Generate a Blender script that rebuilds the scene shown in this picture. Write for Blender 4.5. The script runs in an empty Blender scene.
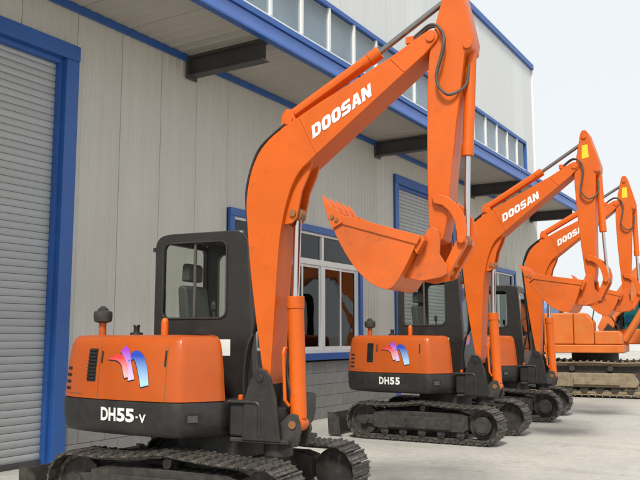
import bpy, math, random
from mathutils import Vector, Matrix
from mathutils.bvhtree import BVHTree
random.seed(7)
R = math.radians
S = bpy.context.scene
COL = S.collection

# ---------------------------------------------------------------- camera, sky, sun, exposure
cam = bpy.data.cameras.new('camera')
cam.sensor_width = 36.0
cam.lens = 36.0 * 781.2 / 640.0
cam.clip_start = 0.05
cam.clip_end = 3000
cam_o = bpy.data.objects.new('camera', cam)
cam_o.location = (0, 0, 1.61)
cam_o.rotation_euler = (R(90 + 6.986), 0, R(31.411 - 90))
COL.objects.link(cam_o)
S.camera = cam_o

SUN_DIR = Vector((-0.86, -0.32, 1.05)).normalized()      # towards the sun
world = bpy.data.worlds.new('World')
S.world = world
world.use_nodes = True
nt = world.node_tree
nt.nodes.clear()
wo = nt.nodes.new('ShaderNodeOutputWorld')
bg = nt.nodes.new('ShaderNodeBackground')
sky = nt.nodes.new('ShaderNodeTexSky')
sky.sky_type = 'NISHITA'
sky.sun_disc = False
sky.sun_elevation = math.asin(SUN_DIR.z)
sky.sun_rotation = math.atan2(SUN_DIR.x, SUN_DIR.y)
sky.air_density = 1.2
sky.dust_density = 4.0
sc = nt.nodes.new('ShaderNodeVectorMath'); sc.operation = 'SCALE'
sc.inputs['Scale'].default_value = 0.10
mix = nt.nodes.new('ShaderNodeMix'); mix.data_type = 'RGBA'
mix.inputs['Factor'].default_value = 0.90                # thin bright overcast veil over the blue
mix.inputs[7].default_value = (0.725, 0.755, 0.77, 1)
nt.links.new(sky.outputs[0], sc.inputs[0])
nt.links.new(sc.outputs[0], mix.inputs[6])
nt.links.new(mix.outputs[2], bg.inputs['Color'])
bg.inputs['Strength'].default_value = 1.0
nt.links.new(bg.outputs[0], wo.inputs['Surface'])

sun = bpy.data.lights.new('sun', 'SUN')
sun.energy = 3.1
sun.angle = R(11)
sun.color = (1.0, 0.95, 0.87)
sun_o = bpy.data.objects.new('sun', sun)
sun_o.rotation_euler = SUN_DIR.to_track_quat('Z', 'Y').to_euler()
COL.objects.link(sun_o)

S.view_settings.view_transform = 'Standard'
S.view_settings.look = 'None'
S.view_settings.exposure = 0.37
S.view_settings.gamma = 1.0
S.render.engine = 'CYCLES'

# ---------------------------------------------------------------- materials
MATS = {}
def mat(name, col, rough=0.5, metal=0.0, var=0.0, vscale=3.0, bump=0.0, bscale=40.0, dust=0.0, dustcol=(0.32, 0.27, 0.2), spec=0.5, stretch=None, coat=0.0):
    m = bpy.data.materials.new(name)
    m.use_nodes = True
    t = m.node_tree
    b = t.nodes['Principled BSDF']
    b.inputs['Base Color'].default_value = (*col, 1)
    b.inputs['Roughness'].default_value = rough
    b.inputs['Metallic'].default_value = metal
    b.inputs['Specular IOR Level'].default_value = spec
    b.inputs['Coat Weight'].default_value = coat
    b.inputs['Coat Roughness'].default_value = 0.15
    tc = t.nodes.new('ShaderNodeTexCoord')
    src = tc.outputs['Object']
    if stretch:
        mp = t.nodes.new('ShaderNodeMapping')
        mp.inputs['Scale'].default_value = stretch
        t.links.new(src, mp.inputs['Vector'])
        src = mp.outputs[0]
    last = None
    if var > 0:
        n = t.nodes.new('ShaderNodeTexNoise')
        n.inputs['Scale'].default_value = vscale
        n.inputs['Detail'].default_value = 6
        n.inputs['Roughness'].default_value = 0.62
        t.links.new(src, n.inputs['Vector'])
        r = t.nodes.new('ShaderNodeValToRGB')
        r.color_ramp.elements[0].position = 0.3
        r.color_ramp.elements[1].position = 0.72
        r.color_ramp.elements[0].color = (*[c * (1 - var) for c in col], 1)
        r.color_ramp.elements[1].color = (*[min(1, c * (1 + var * 0.6)) for c in col], 1)
        t.links.new(n.outputs['Fac'], r.inputs['Fac'])
        last = r.outputs['Color']
        rr = t.nodes.new('ShaderNodeMapRange')
        rr.inputs['To Min'].default_value = max(0.05, rough - 0.08)
        rr.inputs['To Max'].default_value = min(1, rough + 0.14)
        t.links.new(n.outputs['Fac'], rr.inputs['Value'])
        t.links.new(rr.outputs[0], b.inputs['Roughness'])
    if dust > 0:
        n2 = t.nodes.new('ShaderNodeTexNoise')
        n2.inputs['Scale'].default_value = vscale * 2.7
        n2.inputs['Detail'].default_value = 8
        n2.inputs['Roughness'].default_value = 0.7
        t.links.new(src, n2.inputs['Vector'])
        mr = t.nodes.new('ShaderNodeMapRange')
        mr.inputs['From Min'].default_value = 0.42
        mr.inputs['From Max'].default_value = 0.75
        mr.inputs['To Max'].default_value = dust
        t.links.new(n2.outputs['Fac'], mr.inputs['Value'])
        mx = t.nodes.new('ShaderNodeMix'); mx.data_type = 'RGBA'
        t.links.new(mr.outputs[0], mx.inputs['Factor'])
        if last: t.links.new(last, mx.inputs[6])
        else: mx.inputs[6].default_value = (*col, 1)
        mx.inputs[7].default_value = (*dustcol, 1)
        last = mx.outputs[2]
    if name in ('orange', 'orange_hood', 'bucket_worn', 'orange_old', 'blue_trim', 'fascia_blue', 'black_paint', 'cab_black'):
        amt, dark = {'orange': (0.42, (0.16, 0.055, 0.02)), 'orange_hood': (0.34, (0.15, 0.05, 0.02)), 'bucket_worn': (0.75, (0.17, 0.06, 0.025)), 'orange_old': (0.5, (0.3, 0.2, 0.1))}.get(name, (0.4, tuple(c * 0.5 + 0.05 for c in col)))
        def nz(scale, st, lo, hi, top):
            mp_ = t.nodes.new('ShaderNodeMapping'); mp_.inputs['Scale'].default_value = st; t.links.new(tc.outputs['Object'], mp_.inputs['Vector'])
            q = t.nodes.new('ShaderNodeTexNoise'); q.inputs['Scale'].default_value = scale; q.inputs['Detail'].default_value = 9; q.inputs['Roughness'].default_value = 0.75
            t.links.new(mp_.outputs[0], q.inputs['Vector'])
            w = t.nodes.new('ShaderNodeMapRange'); w.inputs['From Min'].default_value = lo; w.inputs['From Max'].default_value = hi; w.inputs['To Max'].default_value = top
            t.links.new(q.outputs['Fac'], w.inputs['Value']); return w
        for w in (nz(7.0, (1, 1, 1), 0.58, 0.74, amt), nz(9.0, (2.2, 2.2, 0.22), 0.60, 0.82, amt * 0.8)):
            mg = t.nodes.new('ShaderNodeMix'); mg.data_type = 'RGBA'; t.links.new(w.outputs[0], mg.inputs['Factor'])
            if last: t.links.new(last, mg.inputs[6])
            else: mg.inputs[6].default_value = (*col, 1)
            mg.inputs[7].default_value = (*dark, 1); last = mg.outputs[2]
    if name in ('wall_sheet', 'upper_sheet', 'block_grey', 'soffit_sheet', 'shutter', 'track_steel', 'track_old'):
        oi = t.nodes.new('ShaderNodeObjectInfo'); hs = t.nodes.new('ShaderNodeHueSaturation'); mr2 = t.nodes.new('ShaderNodeMapRange')
        sp_ = {'block_grey': 0.06, 'track_steel': 0.20, 'track_old': 0.2}.get(name, 0.045)
        mr2.inputs['To Min'].default_value = 1-sp_; mr2.inputs['To Max'].default_value = 1+sp_
        t.links.new(oi.outputs['Random'], mr2.inputs['Value']); t.links.new(mr2.outputs[0], hs.inputs['Value'])
        if last: t.links.new(last, hs.inputs['Color'])
        else: hs.inputs['Color'].default_value = (*col, 1)
        last = hs.outputs[0]
    if last: t.links.new(last, b.inputs['Base Color'])
    if bump > 0:
        n3 = t.nodes.new('ShaderNodeTexNoise')
        n3.inputs['Scale'].default_value = bscale
        n3.inputs['Detail'].default_value = 5
        t.links.new(src, n3.inputs['Vector'])
        bp = t.nodes.new('ShaderNodeBump')
        bp.inputs['Strength'].default_value = bump
        bp.inputs['Distance'].default_value = 0.01
        t.links.new(n3.outputs['Fac'], bp.inputs['Height'])
        t.links.new(bp.outputs[0], b.inputs['Normal'])
    MATS[name] = m
    return m

def glass_mat(name, tint, gloss_col=(0.95, 0.97, 1), ior=1.5, rough=0.02):
    m = bpy.data.materials.new(name)
    m.use_nodes = True
    t = m.node_tree
    t.nodes.clear()
    o = t.nodes.new('ShaderNodeOutputMaterial')
    tr = t.nodes.new('ShaderNodeBsdfTransparent'); tr.inputs['Color'].default_value = (*tint, 1)
    gl = t.nodes.new('ShaderNodeBsdfGlossy'); gl.inputs['Color'].default_value = (*gloss_col, 1); gl.inputs['Roughness'].default_value = rough
    fr = t.nodes.new('ShaderNodeFresnel'); fr.inputs['IOR'].default_value = ior
    n = t.nodes.new('ShaderNodeTexNoise'); n.inputs['Scale'].default_value = 1.3
    tc = t.nodes.new('ShaderNodeTexCoord'); t.links.new(tc.outputs['Object'], n.inputs['Vector'])
    bp = t.nodes.new('ShaderNodeBump'); bp.inputs['Strength'].default_value = 0.06; bp.inputs['Distance'].default_value = 0.05
    t.links.new(n.outputs['Fac'], bp.inputs['Height'])
    t.links.new(bp.outputs[0], gl.inputs['Normal'])
    mx = t.nodes.new('ShaderNodeMixShader')
    ge = t.nodes.new('ShaderNodeNewGeometry')                # reflect on the outer face only (thin pane, no bending inside)
    sb = t.nodes.new('ShaderNodeMath'); sb.operation = 'SUBTRACT'; sb.inputs[0].default_value = 1.0
    mu = t.nodes.new('ShaderNodeMath'); mu.operation = 'MULTIPLY'
    t.links.new(ge.outputs['Backfacing'], sb.inputs[1]); t.links.new(sb.outputs[0], mu.inputs[0]); t.links.new(fr.outputs[0], mu.inputs[1])
    t.links.new(mu.outputs[0], mx.inputs[0]); t.links.new(tr.outputs[0], mx.inputs[1]); t.links.new(gl.outputs[0], mx.inputs[2])
    t.links.new(mx.outputs[0], o.inputs['Surface'])
    MATS[name] = m
    return m

mat('orange', (0.62, 0.106, 0.004), 0.40, var=0.13, vscale=1.7, dust=0.10, dustcol=(0.42, 0.17, 0.05), bump=0.02, bscale=8, coat=0.08, spec=0.35)
mat('orange_hood', (0.45, 0.078, 0.006), 0.30, var=0.12, vscale=1.5, dust=0.16, dustcol=(0.34, 0.15, 0.06), coat=0.15, spec=0.4)
mat('orange_old', (0.62, 0.14, 0.014), 0.5, var=0.16, vscale=1.4, dust=0.30, dustcol=(0.52, 0.27, 0.10))
mat('black_paint', (0.018, 0.0175, 0.017), 0.40, var=0.25, vscale=3, dust=0.30, dustcol=(0.075, 0.067, 0.057))
mat('cab_black', (0.018, 0.017, 0.016), 0.38, var=0.2, vscale=3, dust=0.22, dustcol=(0.06, 0.053, 0.046))
mat('frame_black', (0.026, 0.025, 0.023), 0.6, var=0.3, vscale=4, dust=0.5, dustcol=(0.10, 0.088, 0.072), bump=0.1)
mat('track_steel', (0.046, 0.042, 0.038), 0.55, 0.25, var=0.4, vscale=6, dust=0.75, dustcol=(0.25, 0.226, 0.19), bump=0.3, bscale=30)  # shoe dust, its colour made paler to stand in for light on the tops
mat('track_old', (0.22, 0.17, 0.11), 0.85, var=0.35, vscale=3, dust=0.7, dustcol=(0.34, 0.28, 0.19), bump=0.3)
mat('rubber', (0.022, 0.022, 0.022), 0.6, var=0.2)
mat('hose_grey', (0.075, 0.066, 0.057), 0.55, var=0.2)
mat('chrome', (0.62, 0.62, 0.62), 0.18, 1.0)
mat('rod_dark', (0.26, 0.25, 0.24), 0.3, 0.9)
mat('white_print', (0.74, 0.74, 0.72), 0.55, var=0.06, vscale=9)
mat('yellow_print', (0.75, 0.55, 0.02), 0.5)
mat('seat_vinyl', (0.050, 0.052, 0.048), 0.65, var=0.2)
mat('lamp_lens', (0.065, 0.062, 0.055), 0.2)
mat('grille_black', (0.012, 0.012, 0.012), 0.7)
mat('steel_pin', (0.30, 0.14, 0.06), 0.5, 0.4)
mat('bucket_worn', (0.60, 0.106, 0.005), 0.42, var=0.2, vscale=2.6, dust=0.34, dustcol=(0.30, 0.10, 0.035), bump=0.05, bscale=12)
mat('wall_sheet', (0.545, 0.533, 0.485), 0.5, var=0.10, vscale=1.0, dust=0.12, dustcol=(0.28, 0.25, 0.2), stretch=(2.0, 2.0, 0.35))
mat('upper_sheet', (0.62, 0.64, 0.64), 0.45, var=0.06, vscale=0.8, stretch=(2, 2, 0.3))
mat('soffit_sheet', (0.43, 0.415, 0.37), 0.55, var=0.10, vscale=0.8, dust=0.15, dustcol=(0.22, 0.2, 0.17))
mat('blue_trim', (0.020, 0.100, 0.36), 0.40, var=0.12, vscale=2, dust=0.14, dustcol=(0.12, 0.16, 0.26))
mat('fascia_blue', (0.08, 0.17, 0.50), 0.42, var=0.10, vscale=1.2, dust=0.2, dustcol=(0.2, 0.26, 0.45))
mat('beam_grey', (0.060, 0.058, 0.058), 0.5, var=0.2, vscale=2, dust=0.25, dustcol=(0.12, 0.11, 0.1))
mat('shutter', (0.395, 0.412, 0.415), 0.45, 0.15, var=0.08, vscale=1.2, dust=0.15, dustcol=(0.25, 0.24, 0.22))
mat('white_frame', (0.74, 0.74, 0.72), 0.4, var=0.05)
mat('block_grey', (0.235, 0.23, 0.225), 0.85, var=0.18, vscale=2.5, bump=0.4, bscale=50)
mat('mortar', (0.16, 0.155, 0.15), 0.9, var=0.1)
mat('interior', (0.30, 0.295, 0.29), 0.9, var=0.5, vscale=1.1)
mat('interior_light', (0.22, 0.23, 0.235), 0.9, var=0.2, vscale=0.5)
mat('blind', (0.74, 0.77, 0.78), 0.8, var=0.25, vscale=0.9)
mat('far_wall', (0.55, 0.57, 0.58), 0.7, var=0.05)
mat('far_blue', (0.10, 0.20, 0.42), 0.6)
mat('far_window', (0.10, 0.13, 0.15), 0.2)
glass_mat('glass_window', (0.70, 0.75, 0.74), ior=1.45)
glass_mat('glass_upper', (0.80, 0.85, 0.88), ior=1.75)
glass_mat('glass_cab', (0.93, 0.95, 0.93), ior=1.25)
glass_mat('glass_teal', (0.25, 0.62, 0.60), ior=1.5)

def concrete_mat():
    m = bpy.data.materials.new('concrete'); m.use_nodes = True
    t = m.node_tree; b = t.nodes['Principled BSDF']
    tc = t.nodes.new('ShaderNodeTexCoord')
    def noise(scale, detail=6, rough=0.6):
        n = t.nodes.new('ShaderNodeTexNoise'); n.inputs['Scale'].default_value = scale
        n.inputs['Detail'].default_value = detail; n.inputs['Roughness'].default_value = rough
        t.links.new(tc.outputs['Object'], n.inputs['Vector']); return n
    def ramp(n, p0, c0, p1, c1):
        r = t.nodes.new('ShaderNodeValToRGB'); r.color_ramp.elements[0].position = p0; r.color_ramp.elements[1].position = p1
        r.color_ramp.elements[0].color = (*c0, 1); r.color_ramp.elements[1].color = (*c1, 1)
        t.links.new(n.outputs['Fac'], r.inputs['Fac']); return r
    a = ramp(noise(0.35, 8), 0.32, (0.39, 0.375, 0.342), 0.68, (0.52, 0.507, 0.47))
    f = ramp(noise(9, 8, 0.7), 0.3, (0.80, 0.80, 0.80), 0.7, (1.06, 1.06, 1.06))
    st = ramp(noise(1.4, 7, 0.72), 0.56, (1, 1, 1), 0.78, (0.60, 0.585, 0.56))
    x1 = t.nodes.new('ShaderNodeMix'); x1.data_type = 'RGBA'; x1.blend_type = 'MULTIPLY'; x1.inputs['Factor'].default_value = 1
    x2 = t.nodes.new('ShaderNodeMix'); x2.data_type = 'RGBA'; x2.blend_type = 'MULTIPLY'; x2.inputs['Factor'].default_value = 1
    t.links.new(a.outputs[0], x1.inputs[6]); t.links.new(f.outputs[0], x1.inputs[7])
    t.links.new(x1.outputs[2], x2.inputs[6]); t.links.new(st.outputs[0], x2.inputs[7])
    pt = ramp(noise(0.13, 5, 0.65), 0.40, (0.84, 0.835, 0.83), 0.60, (1.04, 1.035, 1.02))
    x3 = t.nodes.new('ShaderNodeMix'); x3.data_type = 'RGBA'; x3.blend_type = 'MULTIPLY'; x3.inputs['Factor'].default_value = 1
    t.links.new(x2.outputs[2], x3.inputs[6]); t.links.new(pt.outputs[0], x3.inputs[7])
    mpg = t.nodes.new('ShaderNodeMapping'); mpg.inputs['Scale'].default_value = (1.5, 0.16, 1); mpg.inputs['Rotation'].default_value = (0, 0, 0.16)
    t.links.new(tc.outputs['Object'], mpg.inputs['Vector'])
    ns = noise(1.0, 8, 0.7); t.links.new(mpg.outputs[0], ns.inputs['Vector'])
    sc_ = ramp(ns, 0.55, (1, 1, 1), 0.72, (0.74, 0.73, 0.71))
    ol = ramp(noise(2.6, 3, 0.5), 0.70, (1, 1, 1), 0.76, (0.55, 0.53, 0.50))
    prev = x3.outputs[2]
    for lay in (sc_, ol):
        xx = t.nodes.new('ShaderNodeMix'); xx.data_type = 'RGBA'; xx.blend_type = 'MULTIPLY'; xx.inputs['Factor'].default_value = 1
        t.links.new(prev, xx.inputs[6]); t.links.new(lay.outputs[0], xx.inputs[7]); prev = xx.outputs[2]
    t.links.new(prev, b.inputs['Base Color'])
    b.inputs['Roughness'].default_value = 0.85
    n3 = noise(60, 6, 0.7); bp = t.nodes.new('ShaderNodeBump'); bp.inputs['Strength'].default_value = 0.35; bp.inputs['Distance'].default_value = 0.006
    t.links.new(n3.outputs['Fac'], bp.inputs['Height']); t.links.new(bp.outputs[0], b.inputs['Normal'])
    MATS['concrete'] = m
concrete_mat()

def logo_mat(name, c_top, c_bot):
    m = bpy.data.materials.new(name); m.use_nodes = True
    t = m.node_tree; b = t.nodes['Principled BSDF']
    tc = t.nodes.new('ShaderNodeTexCoord'); sp = t.nodes.new('ShaderNodeSeparateXYZ')
    t.links.new(tc.outputs['Generated'], sp.inputs[0])
    r = t.nodes.new('ShaderNodeValToRGB')
    r.color_ramp.elements[0].position = 0.15; r.color_ramp.elements[1].position = 0.85
    r.color_ramp.elements[0].color = (*c_bot, 1); r.color_ramp.elements[1].color = (*c_top, 1)
    t.links.new(sp.outputs[2], r.inputs[0]); t.links.new(r.outputs[0], b.inputs['Base Color'])
    b.inputs['Roughness'].default_value = 0.35
    MATS[name] = m
logo_mat('logo_red', (0.68, 0.045, 0.05), (0.72, 0.42, 0.45))
logo_mat('logo_purple', (0.34, 0.05, 0.50), (0.62, 0.48, 0.70))
logo_mat('logo_blue', (0.02, 0.06, 0.42), (0.36, 0.60, 0.78))

# ---------------------------------------------------------------- mesh helpers
class MB:
    def __init__(s): s.v = []; s.f = []
    def add(s, vs, fs):
        o = len(s.v); s.v += [tuple(p) for p in vs]; s.f += [tuple(i + o for i in f) for f in fs]; return s
    def box(s, a, b):
        x0, y0, z0 = a; x1, y1, z1 = b
        return s.add([(x0,y0,z0),(x1,y0,z0),(x1,y1,z0),(x0,y1,z0),(x0,y0,z1),(x1,y0,z1),(x1,y1,z1),(x0,y1,z1)],
                     [(0,3,2,1),(4,5,6,7),(0,1,5,4),(1,2,6,5),(2,3,7,6),(3,0,4,7)])
    def prism(s, poly, y0, y1):                            # polygon in (x, z), extruded along y
        n = len(poly)
        ar = sum(poly[i][0]*poly[(i+1)%n][1] - poly[(i+1)%n][0]*poly[i][1] for i in range(n))
        if ar < 0: poly = poly[::-1]
        vs = [(x, y0, z) for x, z in poly] + [(x, y1, z) for x, z in poly]
        fs = [tuple(range(n)), tuple(range(2*n-1, n-1, -1))]
        for i in range(n):
            j = (i+1) % n; fs.append((j, i, i+n, j+n))
        return s.add(vs, fs)
    def cyl(s, p, q, r, r2=None, n=16, cap=True):
        p = Vector(p); q = Vector(q); r2 = r if r2 is None else r2
        d = (q - p).normalized(); a = d.orthogonal().normalized(); b = d.cross(a)
        vs = []
        for (c, rr) in ((p, r), (q, r2)):
            for i in range(n):
                t = 2*math.pi*i/n; vs.append(c + a*math.cos(t)*rr + b*math.sin(t)*rr)
        fs = [(i, (i+1) % n, (i+1) % n + n, i+n) for i in range(n)]
        if cap: fs += [tuple(range(n-1, -1, -1)), tuple(range(n, 2*n))]
        return s.add(vs, fs)
    def tube(s, pts, r, n=8):
        pts = [Vector(p) for p in pts]
        vs = []; fs = []; a = None
        for k, p in enumerate(pts):
            d = (pts[min(k+1, len(pts)-1)] - pts[max(k-1, 0)]).normalized()
            a = (d.orthogonal() if a is None else (a - d*a.dot(d))).normalized(); b = d.cross(a)
            for i in range(n):
                t = 2*math.pi*i/n; vs.append(p + a*math.cos(t)*r + b*math.sin(t)*r)
        for k in range(len(pts)-1):
            for i in range(n):
                j = (i+1) % n; fs.append((k*n+i, k*n+j, (k+1)*n+j, (k+1)*n+i))
        fs += [tuple(range(n-1, -1, -1)), tuple(range((len(pts)-1)*n, len(pts)*n))]
        return s.add(vs, fs)
    def rings(s, rings, cap0=True, cap1=True):              # closed rings of equal count
        n = len(rings[0]); vs = [p for r in rings for p in r]; fs = []
        for k in range(len(rings)-1):
            for i in range(n):
                j = (i+1) % n; fs.append((k*n+i, k*n+j, (k+1)*n+j, (k+1)*n+i))
        if cap0: fs.append(tuple(range(n-1, -1, -1)))
        if cap1: fs.append(tuple(range((len(rings)-1)*n, len(rings)*n)))
        return s.add(vs, fs)
    def lathe(s, prof, c=(0,0,0), n=20):                    # profile (r, z) about vertical axis
        return s.rings([[(c[0]+r*math.cos(2*math.pi*i/n), c[1]+r*math.sin(2*math.pi*i/n), c[2]+z) for i in range(n)] for r, z in prof])
    def mesh(s, name, m, smooth=None):
        me = bpy.data.meshes.new(name); me.from_pydata(s.v, [], s.f); me.update()
        if m: me.materials.append(MATS[m])
        if smooth is not None:
            me.polygons.foreach_set('use_smooth', [True]*len(me.polygons))
            me.set_sharp_from_angle(angle=R(smooth))
        return me
    def build(s, name, m, parent=None, bevel=0, smooth=None, seg=2):
        o = bpy.data.objects.new(name, s.mesh(name, m, smooth if smooth is not None else (35 if bevel else None)))
        COL.objects.link(o); o.parent = parent
        if bevel:
            b = o.modifiers.new('bevel', 'BEVEL'); b.width = bevel; b.segments = seg; b.limit_method = 'ANGLE'; b.angle_limit = R(32); b.harden_normals = True
        return o

def place(mesh, name, parent, loc=(0,0,0), rot=(0,0,0)):
    o = bpy.data.objects.new(name, mesh); COL.objects.link(o); o.parent = parent
    o.location = loc; o.rotation_euler = rot; return o
def empty(name, loc=(0,0,0), rz=0):
    o = bpy.data.objects.new(name, None); COL.objects.link(o); o.location = loc; o.rotation_euler = (0,0,rz); o.empty_display_size = 0.3; return o
def tag(o, label=None, cat=None, group=None, kind=None):
    if label: o['label'] = label
    if cat: o['category'] = cat
    if group: o['group'] = group
    if kind: o['kind'] = kind
    return o
def copy_tree(o, parent=None):
    c = o.copy(); COL.objects.link(c); c.parent = parent
    for ch in o.children: copy_tree(ch, c)
    return c
def spline(pts, n=6):
    P = [Vector(p) for p in pts]; out = []
    for i in range(len(P)-1):
        p0 = P[max(i-1, 0)]; p1 = P[i]; p2 = P[i+1]; p3 = P[min(i+2, len(P)-1)]
        for k in range(n):
            t = k/n
            out.append(0.5*((2*p1)+(p2-p0)*t+(2*p0-5*p1+4*p2-p3)*t*t+(3*p1-p0-3*p2+p3)*t**3))
    out.append(P[-1]); return out
def text_shape(txt, bold=0.0):
    cu = bpy.data.curves.new('txt', 'FONT'); cu.body = txt; cu.size = 1; cu.offset = bold; cu.resolution_u = 3; cu.fill_mode = 'FRONT'
    ob = bpy.data.objects.new('txt', cu); COL.objects.link(ob)
    me = bpy.data.meshes.new_from_object(ob)
    v = [tuple(p.co[:2]) for p in me.vertices]; f = [tuple(p.vertices) for p in me.polygons]
    bpy.data.objects.remove(ob); bpy.data.curves.remove(cu); bpy.data.meshes.remove(me)
    x0 = min(p[0] for p in v); x1 = max(p[0] for p in v); y0 = min(p[1] for p in v); y1 = max(p[1] for p in v)
    return [((p[0]-x0)/(x1-x0), (p[1]-y0)/(y1-y0)) for p in v], f

# ---------------------------------------------------------------- ground
g = MB()
nx = 24
g.add([(-400, -400, 0), (900, -400, 0), (900, 500, 0), (-400, 500, 0)], [(0,1,2,3)])
tag(g.build('ground', 'concrete'), kind='structure')

# ---------------------------------------------------------------- the building
WY, FY = 8.11, 6.44            # lower wall plane, front plane of the overhanging upper storey
ZS = 6.05                      # soffit height
XE, XC, XU = 28.75, 28.05, 22.9   # lower wall end, canopy end, upper storey end
bld = empty('workshop_building', (0, 0, 0))
tag(bld, 'long pale ribbed metal workshop with overhanging upper storey and blue trim', 'building')

def ribbed(width, z0, z1, ribs, depth=0.009):
    """sheet in x (0..width) facing -y, trapezoid ribs proud of the pan"""
    prof = []
    p = width / ribs
    for i in range(ribs):
        x = i*p
        prof += [(x+0.004, 0), (x+p*0.60, 0), (x+p*0.68, -depth), (x+p*0.92, -depth)]
    prof += [(width-0.004, 0)]
    n = len(prof)
    vs = [(x, y, z0) for x, y in prof] + [(x, y, z1) for x, y in prof] + [(x, 0.03, z0) for x, y in prof] + [(x, 0.03, z1) for x, y in prof]
    fs = []
    for i in range(n-1):
        fs += [(i, i+1, n+i+1, n+i), (2*n+i+1, 2*n+i, 3*n+i, 3*n+i+1), (i+1, i, 2*n+i, 2*n+i+1), (n+i, n+i+1, 3*n+i+1, 3*n+i)]
    fs += [(0, n, 3*n, 2*n), (n-1, 3*n-1, 4*n-1, 2*n-1)]
    return MB().add(vs, fs)

W1 = (10.27, 14.95); W2 = (20.75, 25.82); D1 = (1.6, 6.98); D2 = (16.64, 21.4 - 0.9)
ZP = 1.11; ZW = 3.76; ZD = 5.47
sheet_cache = {}
def sheet(x, w, z0, z1, y, m, name='wall_panel', pitch=0.15):
    k = (round(w, 3), round(z0, 2), round(z1, 2), m)
    if k not in sheet_cache:
        sheet_cache[k] = ribbed(w, z0, z1, max(1, round(w/pitch)), 0.009 if m == 'wall_sheet' else 0.002).mesh(name, m)
    place(sheet_cache[k], name, bld, (x, y, 0))
def run(x0, x1, z0, z1, y, m, name='wall_panel', cov=0.9, pitch=0.15):
    n = max(1, round((x1-x0)/cov)); w = (x1-x0)/n
    for i in range(n): sheet(x0+i*w, w, z0, z1, y, m, name, pitch)
run(-2.0, D1[0], ZP, ZS, WY, 'wall_sheet')
run(D1[0], D1[1], ZD, ZS, WY, 'wall_sheet')
run(D1[1], W1[0], ZP, ZS, WY, 'wall_sheet')
run(W1[0], W1[1], ZW, ZS, WY, 'wall_sheet')
run(W1[1], D2[0], ZP, ZS, WY, 'wall_sheet')
run(D2[0], D2[1], ZD, ZS, WY, 'wall_sheet')
run(W2[0], W2[1], ZW, ZS, WY, 'wall_sheet')
run(W2[1], XE, ZP, ZS, WY, 'wall_sheet')
# structural shell behind the sheets, so nothing is see-through from a step aside
sh = MB()
sh.box((XE-0.2, WY+0.04, 0), (XE, 22, 9.0)); sh.box((-2, 21.8, 0), (XE-0.21, 22, 9.0)); sh.box((-2, WY+0.04, 0), (-1.8, 21.79, 9.0))
sh.box((-1.79, WY+0.04, ZS), (XE-0.21, 21.79, ZS+0.14))
sh.build('end_walls', 'wall_sheet', bld)
back = MB()
for (a, b, z0, z1) in ((-2+.21, D1[0], 0, ZS), (D1[0], D1[1], ZD, ZS), (D1[1], W1[0], 0, ZS), (W1[0], W1[1], 0, ZP), (W1[0], W1[1], ZW, ZS), (W1[1], D2[0], 0, ZS), (D2[0], D2[1], ZD, ZS), (D2[1], W2[0], 0, ZS), (W2[0], W2[1], 0, ZP), (W2[0], W2[1], ZW, ZS), (W2[1], XE-.21, 0, ZS)):
    back.box((a+0.001, WY+0.045, z0), (b-0.001, WY+0.19, z1-0.003))
back.build('inner_wall', 'mortar', bld)
# concrete block plinth
blk = MB().box((0.004, 0, 0.004), (0.436, 0.08, 0.218)).mesh('plinth_block', 'block_grey')
bh = MB().box((0.004, 0, 0.004), (0.216, 0.08, 0.218)).mesh('plinth_block', 'block_grey')
def plinth(x0, x1):
    n = max(1, int((x1-x0)/0.44)); w = (x1-x0)/n
    for r in range(5):
        z = r*0.2215
        if r % 2 == 0:
            for i in range(n):
                o = place(blk, 'plinth_block', bld, (x0+i*w, WY-0.032+random.uniform(-.003, .003), z)); o.scale = (w/0.44, 1, 1)
        else:
            o = place(bh, 'plinth_block', bld, (x0, WY-0.032, z)); o.scale = (w/0.44, 1, 1)
            for i in range(n-1):
                o = place(blk, 'plinth_block', bld, (x0+(i+.5)*w, WY-0.032+random.uniform(-.003, .003), z)); o.scale = (w/0.44, 1, 1)
            o = place(bh, 'plinth_block', bld, (x1-w/2, WY-0.032, z)); o.scale = (w/0.44, 1, 1)
for a, b in ((D1[1], D2[0]), (D2[1], XE)):
    plinth(a, b)
    MB().box((a, WY-0.018, 0), (b, WY+0.04, ZP-0.004)).build('plinth_mortar', 'mortar', bld)
# blue line where wall meets soffit
MB().box((-2, WY-0.06, ZS-0.10), (XE+0.02, WY-0.016, ZS+0.003)).build('blue_cornice', 'blue_trim', bld, bevel=0.006)
# soffit sheets (ribs run out from the wall)
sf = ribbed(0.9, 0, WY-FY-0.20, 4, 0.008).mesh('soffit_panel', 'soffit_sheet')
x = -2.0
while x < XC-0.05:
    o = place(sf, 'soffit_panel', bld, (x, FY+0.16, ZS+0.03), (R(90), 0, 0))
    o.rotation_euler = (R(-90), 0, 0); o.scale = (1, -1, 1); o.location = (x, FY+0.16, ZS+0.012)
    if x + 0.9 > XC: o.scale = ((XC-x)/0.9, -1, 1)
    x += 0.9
MB().box((-2, FY+0.16, ZS+0.045), (XC, WY+0.03, ZS+0.14)).build('canopy_deck', 'beam_grey', bld)
# fascia: channel of two blue bands
fb = MB().box((-2, FY, ZS-0.05), (XC, FY+0.15, ZS+0.155)); fb.build('fascia', 'fascia_blue', bld, bevel=0.006)
MB().box((-2, FY-0.035, ZS+0.160), (XC, FY+0.15, ZS+0.255)).build('fascia_lip', 'blue_trim', bld, bevel=0.006)
MB().box((-2, FY-0.012, ZS-0.085), (XC, FY+0.10, ZS-0.052)).build('fascia_drip', 'blue_trim', bld)
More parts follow.
